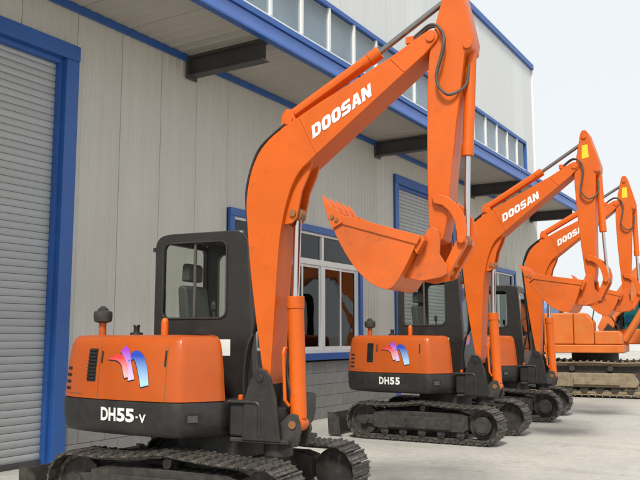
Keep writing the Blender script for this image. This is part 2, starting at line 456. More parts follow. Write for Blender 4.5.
# bracket beams under the canopy
def beam(x):
    e = empty('canopy_beam', (x, 0, 0)); e.parent = bld
    y0, y1 = FY+0.17, WY-0.062
    zt = ZS-0.02
    MB().box((-0.007, y0, zt-0.29), (0.007, y1, zt-0.02)).build('web', 'beam_grey', e)
    MB().box((-0.09, y0, zt-0.02), (0.09, y1, zt)).build('flange', 'beam_grey', e)
    MB().box((-0.09, y0, zt-0.31), (0.09, y1, zt-0.29)).build('flange', 'beam_grey', e)
    MB().box((-0.12, y1+0.001, zt-0.36), (0.12, y1+0.024, zt+0.01)).build('end_plate', 'beam_grey', e)
for bx in (3.05, 9.26, 15.77, 21.95, XC-0.12): beam(bx)
# upper storey
ZU0, ZU1, ZR = ZS+0.26, 7.13, 9.62
run(-2.0, 22.0, ZU1+0.05, ZR, FY+0.05, 'upper_sheet', 'upper_panel', pitch=0.45)
run(22.0, XU, ZU0, ZR, FY+0.05, 'upper_sheet', 'upper_panel', pitch=0.45)
us = MB(); us.box((-2, FY+0.09, ZU1+0.06), (XU-0.01, FY+0.24, ZR)); us.box((22.03, FY+0.09, ZU0), (XU-0.01, FY+0.24, ZU1+0.05))
us.build('upper_inner_wall', 'interior_light', bld)
MB().box((XU-0.009, FY+0.06, ZU0), (XU+0.03, 20, ZR)).build('upper_end_wall', 'upper_sheet', bld)
MB().box((-2, FY-0.03, ZR), (XU+0.06, FY+0.30, ZR+0.16)).build('roof_trim', 'blue_trim', bld, bevel=0.01)
MB().box((XU-0.02, FY+0.31, ZR), (XU+0.06, 20, ZR+0.16)).build('roof_trim', 'blue_trim', bld)
MB().box((-2, FY+0.26, ZR-0.1), (XU-0.03, 20, ZR+0.05)).build('upper_roof', 'upper_sheet', bld)
MB().box((XU+0.012, FY-0.005, ZU0), (XU+0.045, FY+0.055, ZR)).build('corner_flashing', 'white_frame', bld)
# window band of the upper storey
xs = [9.17+0.86*k for k in range(-13, 15)] + [22.0]
wb = empty('window_band', (0, 0, 0)); wb.parent = bld
MB().box((xs[0], FY+0.0, ZU1-0.01), (22.06, FY+0.07, ZU1+0.07)).build('head_rail', 'blue_trim', wb)
MB().box((xs[0], FY+0.012, ZU0+0.001), (22.0, FY+0.07, ZU0+0.05)).build('bottom_rail', 'white_frame', wb)
MB().box((21.995, FY+0.0, ZU0+0.002), (22.06, FY+0.07, ZU1-0.012)).build('end_trim', 'blue_trim', wb)
for k, xm in enumerate(xs[:-1]):
    MB().box((xm-0.028, FY+0.010, ZU0+0.052), (xm+0.028, FY+0.08, ZU1-0.012)).build('mullion', 'white_frame', wb)
    xn = xs[k+1]
    MB().box((xm+0.030, FY+0.045, ZU0+0.052), (min(xn, 21.99)-0.030, FY+0.053, ZU1-0.013)).build('pane', 'glass_upper', wb)
ib = MB(); ib.box((-2, FY+0.30, ZU0-0.05), (21.9, FY+0.32, ZU1+0.4)); ib.build('window_blind', 'blind', bld)

# ground-floor windows
def big_window(X0, X1, units, name='window'):
    e = empty(name, (0, 0, 0)); e.parent = bld
    z0, z1 = ZP+0.0, ZW
    t = 0.13
    MB().box((X0, WY-0.085, z1-t), (X1, WY-0.02, z1)).build('head_trim', 'blue_trim', e, bevel=0.005)
    MB().box((X0, WY-0.115, z0+0.032), (X1, WY-0.02, z0+t+0.03)).build('sill_trim', 'blue_trim', e, bevel=0.005)
    for xa in (X0, X1-t):
        MB().box((xa, WY-0.080, z0+t+0.031), (xa+t, WY-0.02, z1-t-0.001)).build('side_trim', 'blue_trim', e, bevel=0.005)
    a, b = X0+t, X1-t; zb, zt_ = z0+t+0.031, z1-t
    ztr = 3.05
    fy0, fy1 = WY-0.03, WY+0.05
    MB().box((a, fy0, zb), (b, fy1, zb+0.07)).build('bottom_rail', 'white_frame', e, bevel=0.004)
    MB().box((a, fy0, zt_-0.05), (b, fy1, zt_-0.001)).build('top_rail', 'white_frame', e, bevel=0.004)
    MB().box((a, fy0-0.006, ztr-0.055), (b, fy1, ztr+0.055)).build('transom', 'white_frame', e, bevel=0.004)
    w = (b-a)/units
    for i in range(units+1):
        xm = a+i*w; hw = 0.05 if 0 < i < units else 0.03
        xm = min(max(xm, a+hw), b-hw)
        MB().box((xm-hw, fy0+0.003, zb+0.071), (xm+hw, fy1, ztr-0.056)).build('mullion', 'white_frame', e, bevel=0.004)
        MB().box((xm-hw*.75, fy0+0.003, ztr+0.056), (xm+hw*.75, fy1, zt_-0.051)).build('mullion', 'white_frame', e, bevel=0.004)
    for i in range(units):
        l = a+i*w+0.052; r = a+(i+1)*w-0.052; mid = (l+r)/2
        MB().box((l, WY+0.015, ztr+0.056), (r, WY+0.022, zt_-0.051)).build('pane', 'glass_window', e)
        for (p, q, dy) in ((l, mid+0.02, 0.0), (mid-0.02, r, 0.022)):
            fr = MB()
            yA, yB = WY-0.018+dy, WY+0.002+dy
            zz0, zz1 = zb+0.072, ztr-0.057
            fr.box((p, yA, zz0), (p+0.05, yB, zz1)); fr.box((q-0.05, yA, zz0), (q, yB, zz1))
            fr.box((p+0.0505, yA+.001, zz0), (q-0.0505, yB, zz0+0.055)); fr.box((p+0.0505, yA+.001, zz1-0.05), (q-0.0505, yB, zz1))
            f = fr.build('sash', 'white_frame', e)
            MB().box((p+0.0505, yA+0.008, zz0+0.0555), (q-0.0505, yA+0.013, zz1-0.0505)).build('pane', 'glass_window', f)
    MB().box((X0-0.5, WY+2.2, 0.02), (X1+0.5, WY+2.3, ZS-0.05)).build('room_wall', 'interior', e)
    MB().box((X0-0.5, WY+0.2, 0.002), (X1+0.5, WY+2.19, 0.05)).build('room_floor', 'interior', e)
big_window(W1[0], W1[1], 3)
big_window(W2[0], W2[1], 3)

# roller shutter doors
def shutter_door(X0, X1):
    e = empty('shutter_door', (0, 0, 0)); e.parent = bld
    t = 0.21
    for xa in (X0, X1-t):
        MB().box((xa, WY-0.06, 0.0), (xa+t, WY+0.20, ZD-t-0.001)).build('jamb', 'blue_trim', e, bevel=0.008)
        inner = xa+t if xa == X0 else xa-0.05
        MB().box((inner+0.001, WY+0.02, 0.0), (inner+0.049, WY+0.19, ZD-t-0.002)).build('guide_rail', 'blue_trim', e)
    MB().box((X0, WY-0.075, ZD-t), (X1, WY+0.20, ZD)).build('header', 'blue_trim', e, bevel=0.008)
    MB().box((X0+t+0.05, WY+0.02, ZD-t-0.07), (X1-t-0.05, WY+0.17, ZD-t-0.002)).build('header_box', 'blue_trim', e)
    h = 0.092
    w = X1-X0-2*t-0.10
    prof = [(0.0, 0.003), (-0.004, 0.010), (-0.009, 0.030), (-0.010, 0.050), (-0.008, 0.069), (-0.003, 0.083), (0.0, h-0.002), (0.012, h-0.002), (0.012, 0.003)]
    n = len(prof)
    vs = [(0, y, z) for y, z in prof] + [(w, y, z) for y, z in prof]
    fs = [tuple(range(n)), tuple(range(2*n-1, n-1, -1))] + [((i+1) % n, i, i+n, (i+1) % n+n) for i in range(n)]
    sm = MB().add(vs, fs).mesh('slat', 'shutter')
    z = 0.07
    MB().box((X0+t+0.05, WY+0.075, 0.004), (X1-t-0.05, WY+0.125, 0.07)).build('bottom_bar', 'beam_grey', e)
    while z < ZD-t-0.05:
        place(sm, 'slat', e, (X0+t+0.05, WY+0.11, z)); z += h
    MB().box((X0+t, WY+0.14, 0.05), (X1-t, WY+0.16, ZD-t-0.13)).build('shutter_backing', 'beam_grey', e)
shutter_door(*D1)
shutter_door(*D2)
MB().box((D1[0]-0.4, 7.2, 0.004), (D1[1]+0.25, WY+0.06, 0.012)).build('door_apron', 'concrete', bld)

# ---------------------------------------------------------------- mini excavator
BY0, BY1 = -0.47, -0.17          # boom faces
BC = (BY0+BY1)/2
OUT_R = [(-1.57, -0.02), (-1.56, -0.30), (-1.52, -0.49), (-1.43, -0.61), (-1.27, -0.695), (-1.0, -0.775), (-0.65, -0.835), (-0.35, -0.86), (-0.06, -0.865), (0.045, -0.85), (0.095, -0.815), (0.15, -0.75), (0.24, -0.64), (0.305, -0.555), (0.325, -0.50)]
OUT_L = [(-0.78, 0.84), (-0.95, 0.80), (-1.18, 0.735), (-1.40, 0.65), (-1.52, 0.50), (-1.56, 0.30)]
def dense(pl, n=4): return [(p.x, p.y) for p in spline([(a, b, 0) for a, b in pl], n)]
RIGHT = dense(OUT_R); LEFT = dense(OUT_L)
HOOD = LEFT + RIGHT + [(0.27, -0.42), (0.12, -0.28), (0.0, -0.12), (-0.78, -0.12)]
SKIRT = LEFT + RIGHT + [(0.35, -0.12), (0.60, -0.12), (0.62, 0.78), (0.55, 0.86)]
def inset(poly, d):
    n = len(poly); out = []
    for i in range(n):
        p = Vector(poly[i-1]); q = Vector(poly[i]); r = Vector(poly[(i+1) % n])
        e1 = (q-p).normalized(); e2 = (r-q).normalized()
        n1 = Vector((-e1.y, e1.x)); n2 = Vector((-e2.y, e2.x))
        m = n1+n2; m = m/max(0.35, m.length_squared/2) * 0.5 * 1.0 if m.length > 1e-6 else n1
        m = (n1+n2).normalized(); c = max(0.5, m.dot(n1)); q2 = q + m*(d/c); out.append((q2.x, q2.y))
    return out
def loft(poly, levels):
    return MB().rings([[(x, y, z) for x, y in (inset(poly, d) if d else poly)] for z, d in levels])

def project(bvh, pts, off=0.005):
    """put (x, z) print points on the right-hand side of a body"""
    out = []
    for x, z in pts:
        hit = bvh.ray_cast(Vector((x, -3, z)), Vector((0, 1, 0)))
        p = hit[0]; nrm = hit[1]
        if nrm.y > 0: nrm = -nrm
        out.append(tuple(p + nrm*off))
    return out

def strip_quad(center, widths, n=5):
    """ribbon in (x,z) from centre line and widths -> verts, faces"""
    P = spline([(x, 0, z) for x, z in center], n)
    W = [p.x for p in spline([(w, 0, 0) for w in widths], n)]
    vs = []; fs = []
    for i, p in enumerate(P):
        d = (P[min(i+1, len(P)-1)]-P[max(i-1, 0)]).normalized(); nrm = Vector((-d.z, 0, d.x))
        a = p+nrm*W[i]/2; b = p-nrm*W[i]/2; vs += [(a.x, a.z), (b.x, b.z)]
    for i in range(len(P)-1): fs.append((2*i, 2*i+1, 2*i+3, 2*i+2))
    return vs, fs

TR, TXF, TXR, TZ = 0.255, 0.97, -0.97, 0.288      # track belt radius and wheel positions
def track_path(pitch):
    pts = []
    L = TXF-TXR
    per = 2*L+2*math.pi*TR
    n = round(per/pitch)
    for i in range(n):
        s = per*i/n
        if s < L:
            u = s/L; sag = 0.035*math.sin(math.pi*((u*2) % 1.0))*(1 if u < .5 else .8)
            pts.append((TXR+s, TZ+TR-sag+0.052*math.sin(math.pi*u), -math.atan2(0, 1)))
        elif s < L+math.pi*TR:
            a = (s-L)/TR; pts.append((TXF+TR*math.sin(a), TZ+TR*math.cos(a), a))
        elif s < 2*L+math.pi*TR:
            d = s-L-math.pi*TR; pts.append((TXF-d, TZ-TR, math.pi))
        else:
            a = (s-2*L-math.pi*TR)/TR; pts.append((TXR-TR*math.sin(a), TZ-TR*math.cos(a), math.pi+a))
    return pts

def make_excavator(text):
    root = empty('mini_excavator')
    # --- undercarriage
    shoe = MB()
    shoe.box((-0.056, -0.20, -0.008), (0.056, 0.20, 0.008))
    shoe.prism([(-0.056, 0.008), (-0.050, 0.028), (-0.036, 0.028), (-0.028, 0.008)], -0.198, 0.198)
    shoe.prism([(0.006, 0.008), (0.010, 0.022), (0.020, 0.022), (0.026, 0.008)], -0.196, 0.196)
    shoe_m = shoe.mesh('track_shoe', 'track_steel')
    path = track_path(0.121)
    for sy in (-1, 1):
        yc = sy*0.72
        # link chain
        ch = MB()
        for k, off in enumerate((-0.06, 0.06)):
            ring0 = [(x - math.sin(a)*0.045, yc+off-0.02, z - math.cos(a)*0.045) for x, z, a in path]
            ring1 = [(x - math.sin(a)*0.010, yc+off-0.02, z - math.cos(a)*0.010) for x, z, a in path]
            ring2 = [(x, y+0.04, z) for x, y, z in ring1]; ring3 = [(x, y+0.04, z) for x, y, z in ring0]
            ch.rings([ring0, ring1, ring2, ring3, ring0], False, False)
        tr = ch.build('track', 'track_steel', root)
        for i, (x, z, a) in enumerate(path):
            a0 = path[i-1]; a1 = path[(i+1) % len(path)]
            th = math.atan2(-(a1[1]-a0[1]), a1[0]-a0[0])
            place(shoe_m, 'track_shoe', tr, (x, yc, z), (0, th, 0))
        # frame
        fr = MB()
        fr.prism([(-0.72, 0.17), (0.66, 0.17), (0.74, 0.22), (0.74, 0.42), (0.62, 0.455), (-0.62, 0.455), (-0.80, 0.41), (-0.82, 0.20)], yc-0.115, yc+0.115)
        f = fr.build('track_frame', 'frame_black', root, bevel=0.012)
        yo = yc+sy*0.118
        MB().box((-0.55, min(yo, yo+sy*0.022), 0.20), (0.48, max(yo, yo+sy*0.022), 0.385)).build('side_plate', 'frame_black', f, bevel=0.008)
        for xx in (-0.24, 0.10):
            for zz in (0.235, 0.345):
                MB().cyl((xx, yo+sy*0.02, zz), (xx, yo+sy*0.036, zz), 0.018, n=8).build('bolt', 'frame_black', f)
        # sprocket and idler
        sp = MB(); sp.cyl((TXF, yc-0.05, TZ), (TXF, yc+0.05, TZ), 0.222, n=28)
        s_o = sp.build('sprocket', 'frame_black', root, bevel=0.01)
        hb = MB(); hb.cyl((TXF, yc+sy*0.05, TZ), (TXF, yc+sy*0.15, TZ), 0.145, 0.13, n=24); hb.cyl((TXF, yc+sy*0.15, TZ), (TXF, yc+sy*0.165, TZ), 0.10, n=20)
        hb.build('drive_hub', 'frame_black', s_o, bevel=0.008)
        idl = MB(); idl.cyl((TXR, yc-0.045, TZ), (TXR, yc+0.045, TZ), 0.222, n=28)
        i_o = idl.build('idler', 'frame_black', root, bevel=0.012)
        MB().cyl((TXR, yc-0.13, TZ), (TXR, yc+0.13, TZ), 0.07, n=18).build('idler_hub', 'frame_black', i_o, bevel=0.008)
        MB().prism([(-0.97, 0.24), (-0.74, 0.22), (-0.74, 0.38), (-0.97, 0.36)], yc-0.10, yc+0.10).build('idler_yoke', 'frame_black', f, bevel=0.008)
        for xx in (-0.62, -0.31, 0.0, 0.31, 0.62):
            rl = MB(); rl.cyl((xx, yc-0.10, 0.135), (xx, yc+0.10, 0.135), 0.062, n=16); rl.cyl((xx, yc-0.12, 0.135), (xx, yc+0.12, 0.135), 0.028, n=10)
            rl.build('track_roller', 'frame_black', root)
        cr = MB(); cr.cyl((0.02, yc-0.10, 0.505), (0.02, yc+0.10, 0.505), 0.045, n=14); cr.prism([(-0.045, 0.43), (0.085, 0.43), (0.05, 0.53), (-0.01, 0.53)], yc-0.03, yc+0.03)
        cr.build('carrier_roller', 'frame_black', root)
    for ch_ in root.children:                              # the running gear sits a little behind the slew centre
        ch_.location.x -= 0.09
    xb = MB(); xb.prism([(-0.52, 0.24), (0.52, 0.24), (0.46, 0.50), (-0.46, 0.50)], -0.60, 0.60)
    xb.build('car_body', 'frame_black', root, bevel=0.02)
    MB().cyl((0, 0, 0.50), (0, 0, 0.715), 0.42, n=36).build('slew_ring', 'frame_black', root, bevel=0.01)
    # dozer blade at the tail end
    bl = MB()
    pro = [(-1.62, 0.03), (-1.585, 0.03), (-1.575, 0.14), (-1.585, 0.26), (-1.63, 0.37), (-1.655, 0.37), (-1.61, 0.26), (-1.60, 0.14)]
    bl.prism(pro, -0.90, 0.90)
    blade = bl.build('dozer_blade', 'frame_black', root, bevel=0.004)
    for yy in (-0.89, 0.875):
        MB().prism([(-1.67, 0.035), (-1.45, 0.035), (-1.48, 0.30), (-1.60, 0.385), (-1.69, 0.385)], yy-0.012, yy+0.012).build('blade_end_plate', 'frame_black', blade)
    for yy in (-0.36, 0.36):
        MB().prism([(-1.58, 0.12), (-0.50, 0.27), (-0.50, 0.38), (-1.58, 0.26)], yy-0.05, yy+0.05).build('blade_arm', 'frame_black', blade, bevel=0.01)
    MB().cyl((-1.57, 0, 0.20), (-0.5, 0, 0.40), 0.045, n=12).build('blade_cylinder', 'frame_black', blade)
    # --- upper structure
    sk = loft(SKIRT, [(0.715, 0.10), (0.725, 0.045), (0.76, 0.022), (0.84, 0.006), (1.0, 0.0), (1.022, 0.004), (1.028, 0.016)])
    skirt = sk.build('counterweight_skirt', 'black_paint', root, smooth=40)
    hd = loft(HOOD, [(1.030, 0.016), (1.034, 0.006), (1.30, 0.026), (1.46, 0.047), (1.535, 0.062), (1.575, 0.080), (1.602, 0.112), (1.613, 0.155), (1.618, 0.22)])
    hood = hd.build('engine_hood', 'orange_hood', root, smooth=50)
    bv_s = BVHTree.FromPolygons([Vector(p) for p in sk.v], sk.f)
    bv_h = BVHTree.FromPolygons([Vector(p) for p in hd.v], hd.f)
    def printed(name, bvh, vs, fs, m, parent, off=0.005):
        return MB().add(project(bvh, vs, off), fs).build(name, m, parent)
    def printed_rect(name, bvh, x0, x1, z0, z1, m, parent, off=0.005, nx=4, nz=3):
        vs = [(x0+(x1-x0)*i/nx, z0+(z1-z0)*j/nz) for j in range(nz+1) for i in range(nx+1)]
        fs = [(j*(nx+1)+i, j*(nx+1)+i+1, (j+1)*(nx+1)+i+1, (j+1)*(nx+1)+i) for j in range(nz) for i in range(nx)]
        return printed(name, bvh, vs, fs, m, parent, off)
    # grille: dark recess plate with louvre bars
    gr = printed_rect('side_grille', bv_h, -1.045, -0.925, 1.19, 1.49, 'grille_black', hood, 0.004, 3, 6)
    lv = MB()
    for k in range(9):
        z = 1.207+k*0.0325
        a = project(bv_h, [(-1.04, z), (-0.93, z), (-0.93, z+0.012), (-1.04, z+0.012)], 0.006); b = project(bv_h, [(-1.04, z), (-0.93, z), (-0.93, z+0.012), (-1.04, z+0.012)], 0.016)
        lv.rings([a, b])
    lv.build('louvre', 'black_paint', gr)
    for k in range(4):
        z = 1.10+k*0.062
        printed_rect('rear_slot', bv_h, -1.40, -1.31, z, z+0.028, 'grille_black', hood, 0.004, 3, 1)
    for xx, z0, z1 in ((-0.855, 1.36, 1.47), (-0.10, 1.34, 1.48)):
        printed_rect('hood_hinge', bv_h, xx-0.008, xx+0.010, z0, z1, 'grille_black', hood, 0.008, 1, 2)
    for xx in (-0.885, -0.085):
        printed_rect('panel_gap', bv_h, xx-0.0035, xx+0.0035, 1.04, 1.56, 'steel_pin', hood, 0.003, 1, 10)
    printed_rect('panel_gap', bv_h, -1.38, -1.10, 1.068, 1.076, 'steel_pin', hood, 0.003, 5, 1)
    # swoosh emblem on the hood: three brush strokes
    def stroke(m, cl, wd):
        vs, fs = strip_quad(cl, wd)
        printed('emblem_stroke', bv_h, vs, fs, m, hood, 0.007)
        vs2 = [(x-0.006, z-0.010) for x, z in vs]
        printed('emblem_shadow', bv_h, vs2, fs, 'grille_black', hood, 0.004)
    stroke('logo_red', [(-0.765, 1.395), (-0.645, 1.412), (-0.565, 1.37), (-0.535, 1.29), (-0.520, 1.235)], [0.006, 0.06, 0.075, 0.065, 0.05])
    stroke('logo_purple', [(-0.595, 1.495), (-0.545, 1.445), (-0.505, 1.37), (-0.478, 1.29), (-0.462, 1.215)], [0.075, 0.085, 0.05, 0.055, 0.075])
    stroke('logo_blue', [(-0.515, 1.375), (-0.455, 1.435), (-0.385, 1.40), (-0.335, 1.29), (-0.305, 1.165)], [0.01, 0.075, 0.105, 0.105, 0.09])
    # model lettering on the skirt
    def model_text(t, x0, x1, z0, z1, bold, slope=0.0, parts=None):
        mb = MB()
        for (tt, a, b, c, d, bo) in (parts or [(t, x0, x1, z0, z1, bold)]):
            v, f = text_shape(tt, bo)
            mb.add(project(bv_s, [(a+(b-a)*u, c+(d-c)*w) for u, w in v], 0.005), f)
        return mb
    if text == 'DH55-V':
        lt = model_text('', 0, 0, 0, 0, 0, parts=[('DH', -0.815, -0.625, 0.845, 0.965, 0.038), ('55', -0.612, -0.405, 0.845, 0.965, 0.040), ('-', -0.388, -0.362, 0.885, 0.900, 0.0), ('V', -0.350, -0.275, 0.845, 0.920, 0.030)])
    lt.build('model_lettering', 'white_print', root)
    alt = model_text('', 0, 0, 0, 0, 0, parts=[('D', -0.80, -0.715, 0.85, 0.965, 0.035), ('H', -0.700, -0.615, 0.85, 0.965, 0.035), ('5', -0.600, -0.520, 0.85, 0.965, 0.045), ('5', -0.505, -0.425, 0.85, 0.965, 0.045)])
    alt_mesh = alt.mesh('model_lettering', 'white_print')
    # work lamp in the skirt corner
    lp = printed_rect('work_lamp', bv_s, 0.10, 0.185, 0.84, 0.935, 'grille_black', root, 0.006, 3, 3)
    printed_rect('lens', bv_s, 0.112, 0.170, 0.858, 0.918, 'lamp_lens', lp, 0.014, 3, 3)
    # air cleaner, fuel cap, grab post
    ac = MB(); ac.cyl((-1.13, -0.45, 1.60), (-1.13, -0.45, 1.735), 0.036, n=16)
    a_o = ac.build('air_intake', 'orange_hood', root, smooth=40)
    MB().lathe([(0.03, 1.73), (0.085, 1.75), (0.092, 1.80), (0.088, 1.845), (0.05, 1.86), (0.05, 1.875), (0.032, 1.885), (0.02, 1.90)], (-1.13, -0.45, 0)).build('precleaner_bowl', 'frame_black', a_o, smooth=40)
    fc = MB().lathe([(0.065, 1.612), (0.06, 1.64), (0.03, 1.645), (0.028, 1.69), (0.035, 1.70), (0.03, 1.715)], (-0.74, -0.42, 0), 16)
    fc.build('filler_cap', 'black_paint', root, smooth=40)
    MB().lathe([(0.036, 1.60), (0.036, 1.735), (0.03, 1.765), (0.015, 1.778)], (-0.44, -0.38, 0), 14).build('lift_post', 'orange', root, smooth=40)
    # --- cab
    CX0, CX1, CY0, CY1, CZ0, CZ1 = -0.78, 0.28, -0.09, 0.86, 1.03, 2.62
    cab = empty('cab'); cab.parent = root
    def rrect(x0, x1, z0, z1, r, n=5):
        out = []
        for cx, cz, a0 in ((x1-r, z0+r, -90), (x1-r, z1-r, 0), (x0+r, z1-r, 90), (x0+r, z0+r, 180)):
            for i in range(n+1):
                a = R(a0+90*i/n); out.append((cx+r*math.cos(a), cz+r*math.sin(a)))
        return out
    def panel_hole(outer, inner, y0, y1):
        """frame between two rounded outlines of equal count, thickness y0..y1"""
        m_ = MB(); n = len(outer)
        r0 = [(x, y0, z) for x, z in outer]; r1 = [(x, y0, z) for x, z in inner]; r2 = [(x, y1, z) for x, z in inner]; r3 = [(x, y1, z) for x, z in outer]
        return m_.rings([r0, r1, r2, r3, r0], False, False)
    out_side = rrect(CX0, CX1, CZ0, CZ1, 0.12)
    out_side = [(x + (0.10 if x > 0 else 0)*(CZ1-z)/(CZ1-CZ0), z) for x, z in out_side]
    win = rrect(-0.685, 0.065, 1.78, 2.535, 0.075)
    panel_hole(out_side, win, CY0, CY0+0.06).build('side_panel', 'cab_black', cab, bevel=0.012)
    rub = MB().tube([(x, CY0-0.002, z) for x, z in win+[win[0]]], 0.012, 6); rub.build('window_seal', 'rubber', cab)
    MB().prism(rrect(-0.68, 0.06, 1.785, 2.53, 0.075), CY0+0.028, CY0+0.034).build('side_pane', 'glass_cab', cab)
    MB().box((-0.325, CY0+0.008, 1.79), (-0.300, CY0+0.027, 2.53)).build('pane_divider', 'hose_grey', cab)
    # door side (left)
    win_l = rrect(-0.60, 0.16, 1.45, 2.50, 0.08)
    panel_hole(out_side, win_l, CY1-0.06, CY1).build('door', 'cab_black', cab, bevel=0.012)
    MB().prism(rrect(-0.595, 0.155, 1.455, 2.495, 0.08), CY1-0.034, CY1-0.028).build('door_pane', 'glass_cab', cab)
    # rear wall and front (built in y,z)
    def panel_yz(x0, x1, outer, inner, name, slope=0.0):
        n = len(outer)
        def P(x, pl): return [(x + slope*(CZ1-z)/(CZ1-CZ0), y, z) for y, z in pl]
        return MB().rings([P(x0, outer), P(x0, inner), P(x1, inner), P(x1, outer), P(x0, outer)], False, False).build(name, 'cab_black', cab, bevel=0.008)
    o_yz = rrect(CY0+0.061, CY1-0.061, CZ0, CZ1-0.02, 0.02)
    panel_yz(CX0+0.005, CX0+0.055, o_yz, rrect(0.0, 0.78, 1.56, 2.55, 0.05), 'rear_panel')
    MB().box((CX0+0.028, 0.0, 1.56), (CX0+0.033, 0.78, 2.55)).build('rear_pane', 'glass_cab', cab)
    panel_yz(CX1-0.055, CX1-0.005, o_yz, rrect(0.02, 0.75, 1.30, 2.50, 0.07), 'front_panel', 0.10)
    wsv = [(CX1-0.03+0.10*(CZ1-z)/(CZ1-CZ0), y, z) for y, z in rrect(0.015, 0.755, 1.295, 2.505, 0.07)]
    n_ = len(wsv)
    MB().rings([wsv, [(x+0.005, y, z) for x, y, z in wsv]]).build('windscreen', 'glass_cab', cab)
    rf = MB().rings([[(x, y, z) for x, y in rr] for z, rr in ((2.600, rrect(CX0+0.04, CX1-0.03, CY0+0.03, CY1-0.03, 0.08)), (2.632, rrect(CX0+0.05, CX1-0.04, CY0+0.04, CY1-0.04, 0.08)), (2.645, rrect(CX0+0.10, CX1-0.09, CY0+0.09, CY1-0.09, 0.08)))])
    rf.build('cab_roof', 'cab_black', cab, smooth=40)
    MB().box((CX0+0.06, CY0+0.061, CZ0+0.002), (CX1+0.02, CY1-0.061, CZ0+0.05)).build('cab_floor', 'grille_black', cab)
    MB().box((-0.015, CY0-0.004, 1.42), (0.115, CY0-0.001, 1.575)).build('notice_sticker', 'white_print', cab)
    MB().cyl((CX0-0.02, CY0+0.01, 2.46), (CX0-0.02, CY0+0.01, 2.50), 0.018, n=8).build('hinge', 'cab_black', cab)
    # seat and levers
    seat = MB()
    prof = [(-0.56, 1.50), (-0.42, 1.47), (-0.50, 2.10), (-0.56, 2.13), (-0.61, 2.10)]
    seat.prism(prof, 0.05, 0.46)
    st = seat.build('seat', 'seat_vinyl', root, bevel=0.05, seg=3)
    MB().prism([(-0.62, 1.40), (-0.12, 1.42), (-0.12, 1.52), (-0.58, 1.50)], 0.04, 0.47).build('cushion', 'seat_vinyl', st, bevel=0.04)
    MB().prism([(-0.615, 2.165), (-0.515, 2.165), (-0.51, 2.32), (-0.54, 2.355), (-0.60, 2.35)], 0.12, 0.39).build('headrest', 'seat_vinyl', st, bevel=0.03)
    MB().box((-0.55, 0.28, 1.05), (-0.2, 0.48, 1.41)).build('seat_base', 'grille_black', st)
    for yy in (0.02, 0.56):
        MB().box((-0.50, yy-0.04, 1.10), (-0.12, yy+0.06, 1.66)).build('console', 'seat_vinyl', st, bevel=0.02)
        lvv = MB(); lvv.tube([(-0.16, yy, 1.65), (-0.14, yy, 1.78), (-0.15, yy, 1.86)], 0.014, 8); lvv.lathe([(0.01, 1.84), (0.028, 1.87), (0.028, 1.92), (0.012, 1.95)], (-0.15, yy, 0), 10)
        lvv.build('joystick', 'rubber', st)
    # --- front deck, box with rail
    dk = MB(); dk.box((0.353, -0.50, 0.72), (0.66, -0.121, 1.015))
    deck = dk.build('front_deck', 'black_paint', root, bevel=0.03, seg=3)
    rail = spline([(0.36, -0.515, 1.03), (0.60, -0.515, 1.03), (0.655, -0.515, 1.018), (0.672, -0.515, 0.97), (0.672, -0.515, 0.74)], 5)
    MB().tube(rail, 0.018, 8).build('deck_rail', 'black_paint', deck, smooth=60)
    MB().lathe([(0.024, 1.03), (0.024, 1.075), (0.012, 1.085)], (0.43, -0.42, 0), 10).build('grease_cap', 'orange', deck, smooth=40)
    MB().box((0.37, -0.51, 0.68), (0.95, 0.10, 0.7195)).build('swing_base', 'frame_black', root, bevel=0.01)
    # --- swing post
    sp_out = [(0.50, 0.70), (0.52, 1.05), (0.575, 1.22), (0.62, 1.30), (0.67, 1.325), (0.73, 1.31), (0.775, 1.25), (0.83, 1.08), (0.86, 0.86), (0.88, 0.70)]
    pst = empty('swing_post'); pst.parent = root
    for y0 in (BY0-0.052, BY1+0.012):
        MB().prism(sp_out, y0, y0+0.038).build('post_plate', 'black_paint', pst, bevel=0.008)
    MB().prism([(0.53, 0.70), (0.80, 0.70), (0.76, 0.96), (0.55, 0.98)], BY0-0.012, BY1+0.010).build('post_core', 'frame_black', pst, bevel=0.01)
    MB().cyl((0.76, BC, 0.56), (0.76, BC, 0.80), 0.13, n=20).build('king_pin', 'frame_black', pst, bevel=0.01)
    MB().prism([(0.78, 0.62), (1.00, 0.66), (1.04, 0.80), (1.00, 0.93), (0.93, 0.94), (0.82, 0.84)], BC-0.12, BC-0.085).build('cylinder_lug', 'frame_black', pst, bevel=0.008)
    MB().prism([(0.78, 0.62), (1.00, 0.66), (1.04, 0.80), (1.00, 0.93), (0.93, 0.94), (0.82, 0.84)], BC+0.085, BC+0.12).build('cylinder_lug', 'frame_black', pst, bevel=0.008)
    MB().cyl((0.68, BY0-0.066, 1.24), (0.68, BY1+0.066, 1.24), 0.034, n=16).build('foot_pin', 'black_paint', pst, bevel=0.006)
    MB().cyl((0.96, BC-0.135, 0.845), (0.96, BC+0.135, 0.845), 0.035, n=14).build('cylinder_pin', 'steel_pin', pst)
    # --- boom
    bk = [(0.665, 1.18), (0.675, 1.30), (0.61, 1.70), (0.54, 2.20), (0.505, 2.57), (0.49, 2.80), (0.51, 2.99), (0.56, 3.165), (0.645, 3.31), (0.77, 3.425), (0.98, 3.545), (1.23, 3.675), (1.43, 3.765), (1.72, 3.905), (1.90, 3.99), (2.08, 4.09), (2.22, 4.165), (2.275, 4.17), (2.315, 4.135), (2.315, 4.085), (2.27, 4.035)]
    un = [(2.20, 3.965), (1.89, 3.73), (1.56, 3.48), (1.13, 3.15), (1.03, 3.06), (0.955, 2.94), (0.905, 2.80), (0.87, 2.66), (0.835, 2.46), (0.805, 2.10), (0.755, 1.30), (0.725, 1.18)]
    def smooth_poly(pl, n=3): return [(p.x, p.z) for p in spline([(x, 0, z) for x, z in pl], n)]
